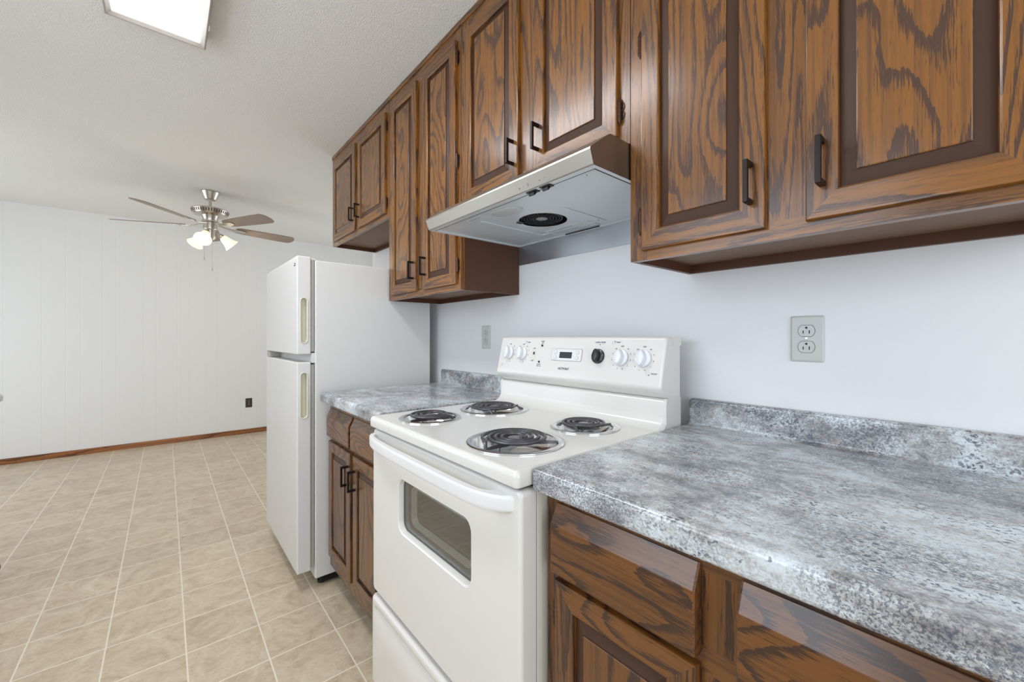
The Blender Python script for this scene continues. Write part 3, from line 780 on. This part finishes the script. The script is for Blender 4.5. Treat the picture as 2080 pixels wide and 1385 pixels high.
loops(bm, [R3(WCX+.006, WCZ+.003, WW-.056, WH-.030, .024, DY+.027), R3(WCX+.006, WCZ+.003, WW-.060, WH-.034, .022, DY+.022), R3(WCX+.006, WCZ+.003, WW-.067, WH-.041, .020, DY+.022), R3(WCX+.006, WCZ+.003, WW-.084, WH-.054, .018, DY+.034)], 1, False, False)
loops(bm, [R3(WCX+.004, WCZ+.002, WW-.084, WH-.048, .020, DY+.034), R3(WCX+.004, WCZ+.002, WW-.084, WH-.048, .020, DY+.036)], 2, True, True)
obj('inner_window', bm, [plain('oven_inner_grey', srgb(104, 106, 106), .5), plain('inner_trim_grey', srgb(190, 195, 196), .35), dark_gap], od, og, recalc=False)
bm = bmesh.new()
outer = [(-1.292, -.6755), (-1.286, -.690), (-1.272, -.699), (-1.25, -.706), (-1.2, -.715), (-1.12, -.720), (-1.05, -.722), (-.85, -.723), (-.75, -.722), (-.70, -.7195), (-.67, -.7145), (-.64, -.706), (-.612, -.692), (-.597, -.6755)]
inner = [(-1.268, -.6755), (-1.264, -.684), (-1.255, -.690), (-1.238, -.694), (-1.19, -.699), (-1.12, -.702), (-1.05, -.703), (-.85, -.703), (-.75, -.703), (-.70, -.7015), (-.68, -.700), (-.668, -.696), (-.660, -.688), (-.657, -.6755)]
def hring(t): # section through the bar at station t: rounded rectangle
    (xo, yo), (xi, yi) = outer[t], inner[t]
    za, zb = .829, .861
    out = []
    for f, z in ((.12, zb), (.03, zb-.003), (0, zb-.008), (0, za+.008), (.03, za+.003), (.12, za), (.88, za), (1, za+.004), (1, zb-.004), (.88, zb)):
        out.append((xo+(xi-xo)*f, yo+(yi-yo)*f, z))
    return out
loops(bm, [hring(t) for t in range(len(outer))], 0, True, True)
obj('handle', bm, white_plastic, od, og, sharp=35)
# storage drawer
bm = bmesh.new(); z0, z1 = .055, .338
def dsec(x, inset, ch):
    """section of the drawer front; ch = depth of the finger channel here"""
    f = -.680+inset
    return [(x, -.634, z0+inset), (x, f+.006, z0+inset), (x, f+.001, z0+.004+inset), (x, f, z0+.012), (x, f, z1-.125), (x, f+ch*.35, z1-.085), (x, f+ch*.85, z1-.052), (x, f+ch, z1-.040),
            (x, f+ch*.75, z1-.033), (x, f+ch*.15, z1-.027), (x, f, z1-.021), (x, f, z1-.011-inset), (x, f+.002, z1-.005-inset), (x, f+.008, z1-inset*.6), (x, -.634, z1-inset*.6)]
loops(bm, [dsec(DX0-.001, .014, 0), dsec(DX0+.001, .007, 0), dsec(DX0+.005, .002, 0), dsec(DX0+.010, 0, 0), dsec(DX0+.022, 0, 0), dsec(DX0+.040, 0, .006), dsec(DX0+.065, 0, .0125), dsec(DX0+.10, 0, .014),
           dsec(DX1-.10, 0, .014), dsec(DX1-.065, 0, .0125), dsec(DX1-.040, 0, .006), dsec(DX1-.022, 0, 0), dsec(DX1-.010, 0, 0), dsec(DX1-.005, .002, 0), dsec(DX1-.001, .007, 0), dsec(DX1+.001, .014, 0)], 0, True, True)
obj('storage_drawer', bm, white_enamel, stv, og, sharp=40)

# ------------------------------------------------------------------ range hood
HX0, HX1, HB, HT = -1.345, -.5845, 1.564, 1.6545
hd = empty('range_hood', ((HX0+HX1)/2, -.22, HB), 'stainless under-cabinet range hood with round fan opening above the stove', 'range hood'); og = wpos(hd)
pr = [(-.001, HB), (-.001, HT), (-.384, HT), (-.390, HT-.003), (-.454, 1.606), (-.459, 1.602), (-.460, 1.597), (-.449, 1.566), (-.446, HB), (-.430, HB), (-.430, HB+.003)]
bm = bmesh.new()
outer_p = [(-.001, HB), (-.001, HT), (-.384, HT), (-.390, HT-.003), (-.454, 1.606), (-.459, 1.602), (-.460, 1.597), (-.449, 1.567), (-.446, HB)]
inner_p = [(-.003, HB), (-.003, HT-.002), (-.384, HT-.002), (-.389, HT-.005), (-.453, 1.604), (-.457, 1.601), (-.458, 1.597), (-.447, 1.567), (-.430, HB)]
ls = [[(HX0, y, z) for y, z in outer_p], [(HX1, y, z) for y, z in outer_p]]
loops(bm, ls, 0, True, True, closed=False) if False else None
vs = loops(bm, [[(HX0, y, z) for y, z in outer_p], [(HX1, y, z) for y, z in outer_p]], 0, True, True, closed=False)
obj('shell', bm, steel, hd, og, sharp=30)
# underside: perimeter lip, recessed panel with fan well
FCX, FCY, FR_ = -.985, -.212, .082
bm = bmesh.new()
z = HB+.0035
edges = []
o4 = [bm.verts.new(p) for p in ((HX0+.012, -.425, z), (HX1-.012, -.425, z), (HX1-.012, -.012, z), (HX0+.012, -.012, z))]
for i in range(4): edges.append(bm.edges.new((o4[i], o4[(i+1) % 4])))
rg = [bm.verts.new((FCX+FR_*math.cos(2*PI*k/48), FCY+FR_*math.sin(2*PI*k/48), z)) for k in range(48)]
for k in range(48): edges.append(bm.edges.new((rg[k], rg[(k+1) % 48])))
bmesh.ops.triangle_fill(bm, edges=edges, use_beauty=True)
for a in (HX0+.0005, HX1-.0125): box(bm, a, a+.012, -.444, -.002, HB-.0005, HB+.004)
box(bm, HX0+.012, HX1-.012, -.445, -.4275, HB-.0005, HB+.004); box(bm, HX0+.012, HX1-.012, -.012, -.002, HB-.0005, HB+.004)
# pressed ribs
for (xa, xb, yy) in ((-1.30, -1.11, -.33), ):
    pass
box(bm, -1.140, -1.128, -.36, -.06, z-.002, z+.001, .0009); box(bm, -.850, -.842, -.26, -.05, z-.002, z+.001, .0009); box(bm, -1.13, -.86, -.075, -.066, z-.002, z+.001, .0009)
obj('under_panel', bm, hood_under, hd, og, sharp=30)
bm = bmesh.new(); box(bm, HX0+.010, HX1-.0118, -.4278, -.4262, HB-.001, HB+.002); box(bm, HX1-.0145, HX1-.0118, -.4262, -.02, HB-.001, HB+.002)
obj('panel_gap', bm, dark_gap, hd, og)
bm = bmesh.new(); box(bm, -1.06, -.90, -.016, -.012, HB-.0004, HB+.002); obj('panel_slot', bm, dark_gap, hd, og)
bm = bmesh.new()
lathe(bm, [(FR_, HB+.0035), (FR_-.0005, HB+.05), (.02, HB+.052)], 48, (FCX, FCY, 0), cap0=False, cap1=True)
obj('fan_well', bm, black, hd, og)
bm = bmesh.new(); fx, fy, fz = FCX+.004, FCY-.010, HB+.006
for r in (.020, .030, .040, .050, .060, .068):
    pts = [(fx+r*math.cos(2*PI*k/40), fy+r*math.sin(2*PI*k/40), fz+.000) for k in range(41)]
    tube(bm, pts, .0011, 5, cap=False)
for k in range(20):
    a = 2*PI*k/20; tube(bm, [(fx+.018*math.cos(a), fy+.018*math.sin(a), fz), (fx+.069*math.cos(a+.25), fy+.069*math.sin(a+.25), fz+.001)], .0011, 5)
lathe(bm, [(.018, .004), (.020, 0), (.016, -.002), (.004, -.003)], 24, (fx, fy, fz), mat=1)
lathe(bm, [(.072, .003), (.070, -.001), (.067, -.001), (.067, .003)], 40, (fx, fy, fz), cap0=False, cap1=False, mat=0)
box(bm, fx-.080, fx-.058, fy-.045, fy-.022, HB-.001, HB+.006, .002, mat=0)
obj('fan_grille', bm, [black, coil_cap], hd, og)
for (x, dx) in ((-.800, .0), (-.748, .0)):
    bm = bmesh.new(); box(bm, x-.018, x+.018, -.444, -.424, HB-.0035, HB, .0012)
    prism_x(bm, [(-.440, HB-.003), (-.440, HB-.0115), (-.436, HB-.0125), (-.428, HB-.003)], x-.010, x+.010)
    obj('switch', bm, black, hd, (x, -.434, HB))
bm = bmesh.new()
pts = rrect(0, 0, .115, .058, .024, 6)
def lr(s, zz): return [(-.988+p[0]*s, -.372+p[1]*s+.12*p[0]*s, zz) for p in pts]
loops(bm, [lr(1, HB+.0032), lr(.99, HB+.001), lr(.93, HB-.001), lr(.5, HB-.002)], 0, False, True)
obj('lamp_lens', bm, lens, hd, og)
bm = bmesh.new(); box(bm, -1.090, -.885, -.098, -.030, HB+.0022, HB+.0034, mat=0)
for k in range(4): box(bm, -1.08, -.96+.04*(k % 2), -.090+k*.015, -.087+k*.015, HB+.0018, HB+.0023, mat=1)
obj('sticker', bm, [label_white, ink], hd, og)
bm = bmesh.new(); box(bm, -1.165, -1.085, -.405, -.390, HB+.0022, HB+.0034, mat=0); box(bm, -1.160, -1.09, -.399, -.396, HB+.0018, HB+.0023, mat=1)
obj('sticker', bm, [label_white, ink], hd, og)
bm = bmesh.new()
fn = Vector((0, -.031, -.011)).normalized() # marks printed on the face
def hp(x, t, d=.0003): # t 0 bottom .. 1 top of the face
    return Vector((x, -.449-.011*t, 1.567+.030*t)) + Vector((0, -.94, .34))*d
for x, t, r, n in ((-.835, .35, .0035, 6), (-.818, .35, .0016, 12), (-.757, .35, .0030, 14), (-.737, .35, .0014, 12)):
    bm = bmesh.new(); lathe(bm, [(r, 0), (r*.9, .0004)], n, hp(x, t), (0, -.94, .34)); obj('switch_symbol', bm, ink, hd, og, sharp=0)
bm = bmesh.new(); p = [hp(-.800+a, .35+b_, .0005) for a, b_ in ((-.004, -.1), (.004, -.1), (0, .16))]; bm.faces.new([bm.verts.new(q) for q in p])
obj('switch_symbol', bm, ink, hd, og, sharp=0)
for x in (HX1-.06, ):
    bm = bmesh.new(); lathe(bm, [(.006, 0), (.005, -.002), (.001, -.003)], 12, (x, -.405, HB+.0034)); obj('screw', bm, chrome, hd, (x, -.405, HB))
bm = bmesh.new(); box(bm, -1.345, -.583, -.0055, -.0008, 1.484, 1.566)
tag(obj('wall_flashing', bm, steel_cool, None, (-.96, -.003, 1.484)), 'thin stainless steel strip on the wall just under the range hood', 'metal strip')

# ------------------------------------------------------------------ outlets
def outlet(loc, rotz, plate_m, face_m, label, w_=.068, h_=.112, dark=False):
    root = empty('wall_outlet', loc, label, 'outlet'); root.rotation_euler = (0, 0, rotz)
    def ob(n, bm, ms): 
        o = obj(n, bm, ms, None); o.parent = root; o.location = (0, 0, 0); return o
    bm = bmesh.new()
    def rr(s, y, r): return [(p[0], y, p[1]) for p in rrect(0, 0, w_-s, h_-s, r, 4)]
    loops(bm, [rr(0, -.0005, .004), rr(0, -.002, .004), rr(.003, -.0035, .004), rr(.010, -.006, .003)], 0, True, True)
    ob('cover_plate', bm, plate_m)
    for s in (-1, 1):
        bm = bmesh.new(); zc = s*.0195
        def dshape(g, y):
            out = []
            for k in range(40):
                a = 2*PI*k/40; x = (.0168+g)*math.cos(a); z = (.0168+g)*math.sin(a); out.append((x, y, zc+max(-.0135-g, min(.0135+g, z))))
            return out
        loops(bm, [dshape(.0008, -.0055), dshape(.0008, -.0064)], 1, False, True)
        loops(bm, [dshape(0, -.0062), dshape(0, -.0072), dshape(-.0008, -.0076)], 0, False, True)
        q = ob('receptacle', bm, [face_m, slot])
        bm = bmesh.new()
        box(bm, -.0072, -.0052, -.0080, -.0074, zc-.0065, zc+.0005); box(bm, .0052, .0072, -.0080, -.0074, zc-.0070, zc+.0015)
        lathe(bm, [(.0026, 0), (.0026, .0006)], 14, (0, -.0074, zc+.0075), (0, -1, 0)); 
        so = ob('slot', bm, label_white if dark else slot); so.parent = q
    bm = bmesh.new(); lathe(bm, [(.0034, 0), (.0032, .0012), (.001, .0016)], 14, (0, -.0058, 0), (0, -1, 0)); ob('screw', bm, chrome)
    return root
outlet((-.2875, 0, 1.166), 0, outlet_grey, outlet_grey, 'white duplex outlet on the wall above the right countertop')
outlet((-1.589, 0, 1.169), 0, outlet_grey, outlet_grey, 'small white duplex outlet on the wall left of the stove controls')
outlet((-5.85, -.417, .368), PI/2, outlet_brown, outlet_brown, 'dark brown outlet low on the far panelled wall', dark=True)

# ------------------------------------------------------------------ ceiling lamp
cl = empty('ceiling_light', (-1.55, -1.2125, CZ), 'rectangular fluorescent ceiling light with a glowing white diffuser', 'ceiling light'); og = wpos(cl)
lx0, lx1, ly0, ly1, lz = -2.125, -.945, -1.362, -1.062, 2.368
bm = bmesh.new(); f = .020
def rc(d, z_): return [(lx0+d, ly0+d, z_), (lx1-d, ly0+d, z_), (lx1-d, ly1-d, z_), (lx0+d, ly1-d, z_)]
loops(bm, [rc(0, CZ-.001), rc(0, lz+.002), rc(.002, lz), (rc(.006, lz)), rc(f, lz+.010), rc(f, lz+.014)], 0, True, False)
obj('frame', bm, frame_grey, cl, og)
bm = bmesh.new(); loops(bm, [rc(f-.001, lz+.014), rc(f+.01, lz+.010), rc(f+.05, lz+.008)], 0, False, True); obj('diffuser', bm, diffuser, cl, og)
bm = bmesh.new(); box(bm, lx0+.14, lx0+.17, ly1-.004, ly1+.004, lz+.001, lz+.012, .001); obj('clip', bm, white_plastic, cl, og)

# ------------------------------------------------------------------ ceiling fan
FXc, FYc = -4.34, -.897
fan = empty('ceiling_fan', (FXc, FYc, CZ), 'brushed nickel five-blade ceiling fan with lit bell shades in the dining area', 'ceiling fan'); og = wpos(fan)
A = (FXc, FYc, 0)
bm = bmesh.new(); lathe(bm, [(.068, CZ-.001), (.070, CZ-.006), (.066, CZ-.011), (.045, CZ-.064), (.039, CZ-.071), (.014, CZ-.073)], 40, A); obj('canopy', bm, nickel, fan, og)
bm = bmesh.new(); lathe(bm, [(.0115, CZ-.07), (.0115, 2.262)], 20, A); obj('downrod', bm, nickel, fan, og)
bm = bmesh.new()
lathe(bm, [(.015, 2.276), (.021, 2.270), (.024, 2.262), (.125, 2.261), (.135, 2.257), (.136, 2.251), (.122, 2.219), (.116, 2.213), (.066, 2.207), (.056, 2.185), (.053, 2.166), (.062, 2.163), (.062, 2.152), (.047, 2.150)], 56, A)
mo = obj('motor_housing', bm, nickel, fan, og, sharp=30)
bm = bmesh.new()
for k in range(44):
    a = 2*PI*k/44; c, s = math.cos(a), math.sin(a)
    p0, p1 = Vector((.1338*c, .1338*s, 2.247)), Vector((.1240*c, .1240*s, 2.2245))
    tg = Vector((-s, c, 0))*.0046; off = Vector((c, s, -.4)).normalized()*.0008
    q = [p0-tg, p0+tg, p1+tg, p1-tg]; A3 = Vector(A)
    loops(bm, [[A3+v-off*2 for v in q], [A3+v+off for v in q]], 0, True, True)
vs_ = obj('vent_slots', bm, plain('vent_shadow_bronze', srgb(96, 84, 70), .5), mo, og)
bm = bmesh.new(); lathe(bm, [(.046, 2.152), (.050, 2.147), (.050, 2.095), (.046, 2.088), (.040, 2.084), (.038, 2.02), (.028, 2.005), (.005, 2.003)], 40, A); obj('switch_housing', bm, nickel, fan, og)
bm0 = None
for k, ang in enumerate((-42, 30, 102, 174, 246)):
    a = math.radians(ang); pitch = math.radians(-13)
    M = Matrix.Translation(Vector((FXc, FYc, 2.124))) @ Matrix.Rotation(a, 4, 'Z') @ Matrix.Rotation(pitch, 4, 'X')
    # blade
    pts = []
    prof_b = [(.195, .040), (.21, .050), (.26, .056), (.42, .064), (.58, .069), (.650, .068), (.672, .055), (.684, .030), (.688, .0)]
    up_ = [(x, w_) for x, w_ in prof_b]; dn = [(x, -w_) for x, w_ in reversed(prof_b[:-1])]
    ol = [(.188, .022)] + up_ + dn + [(.188, -.022)]
    bm = bmesh.new()
    loops(bm, [[M @ Vector((x, y, -.003)) for x, y in ol], [M @ Vector((x, y, .003)) for x, y in ol]], 0, True, True)
    bl = obj('blade', bm, blade_mat, fan, og)
    bm = bmesh.new()
    ir = [(.060, .016), (.120, .011), (.165, .014), (.185, .026), (.215, .030), (.262, .020), (.275, .006)]
    ol = ir + [(x, -w_) for x, w_ in reversed(ir)]
    def zi(x): return -.006 if x > .15 else -.006+.022*(.15-x)/.09
    loops(bm, [[M @ Vector((x, y, zi(x)-.003)) for x, y in ol], [M @ Vector((x, y, zi(x)+.002)) for x, y in ol]], 0, True, True)
    for sx, sy in ((.21, .012), (.21, -.012), (.25, 0)):
        lathe(bm, [(.005, -.010), (.004, -.012)], 10, M @ Vector((sx, sy, .002)))
    obj('blade_iron', bm, nickel, bl, og)
for k, ang in enumerate((-22, 98, 218)):
    a = math.radians(ang); d = Vector((math.cos(a), math.sin(a), 0)); base = Vector((FXc, FYc, 2.066)) + d*.034
    ax = (d*.74 - Vector((0, 0, 1))*.67).normalized()
    bm = bmesh.new(); tube(bm, [base - d*.01, base + d*.02 + Vector((0, 0, .004)), base + d*.026 + ax*.012], .009, 10)
    e0 = base + d*.026 + ax*.010
    lathe(bm, [(.010, 0), (.018, .005), (.020, .024), (.018, .028)], 24, e0, ax)
    arm = obj('lamp_arm', bm, nickel, fan, og)
    bm = bmesh.new(); s0 = e0 + ax*.025
    pr = [(.020, 0), (.027, .005), (.032, .021), (.038, .047), (.046, .072), (.059, .095), (.063, .100), (.060, .100), (.044, .073), (.035, .047), (.029, .019)]
    lathe(bm, pr, 32, s0, ax, cap0=False, cap1=False)
    obj('lamp_shade', bm, glass_warm, arm, og)
    ld = bpy.data.lights.new('fan_bulb', 'POINT'); ld.energy = 2.6; ld.color = (1, .90, .78); ld.shadow_soft_size = .03
    lo = bpy.data.objects.new('fan_bulb', ld); C.objects.link(lo); lo.location = s0 + ax*.09
for (dx, dy, zb) in ((-.020, -.040, 1.83), (.030, .012, 1.735)):
    bm = bmesh.new(); tube(bm, [(FXc+dx, FYc+dy, 2.02), (FXc+dx, FYc+dy, zb+.02)], .0016, 6); lathe(bm, [(.002, .024), (.0042, .014), (.0045, .002), (.002, 0)], 10, (FXc+dx, FYc+dy, zb))
    obj('pull_chain', bm, nickel, fan, og)
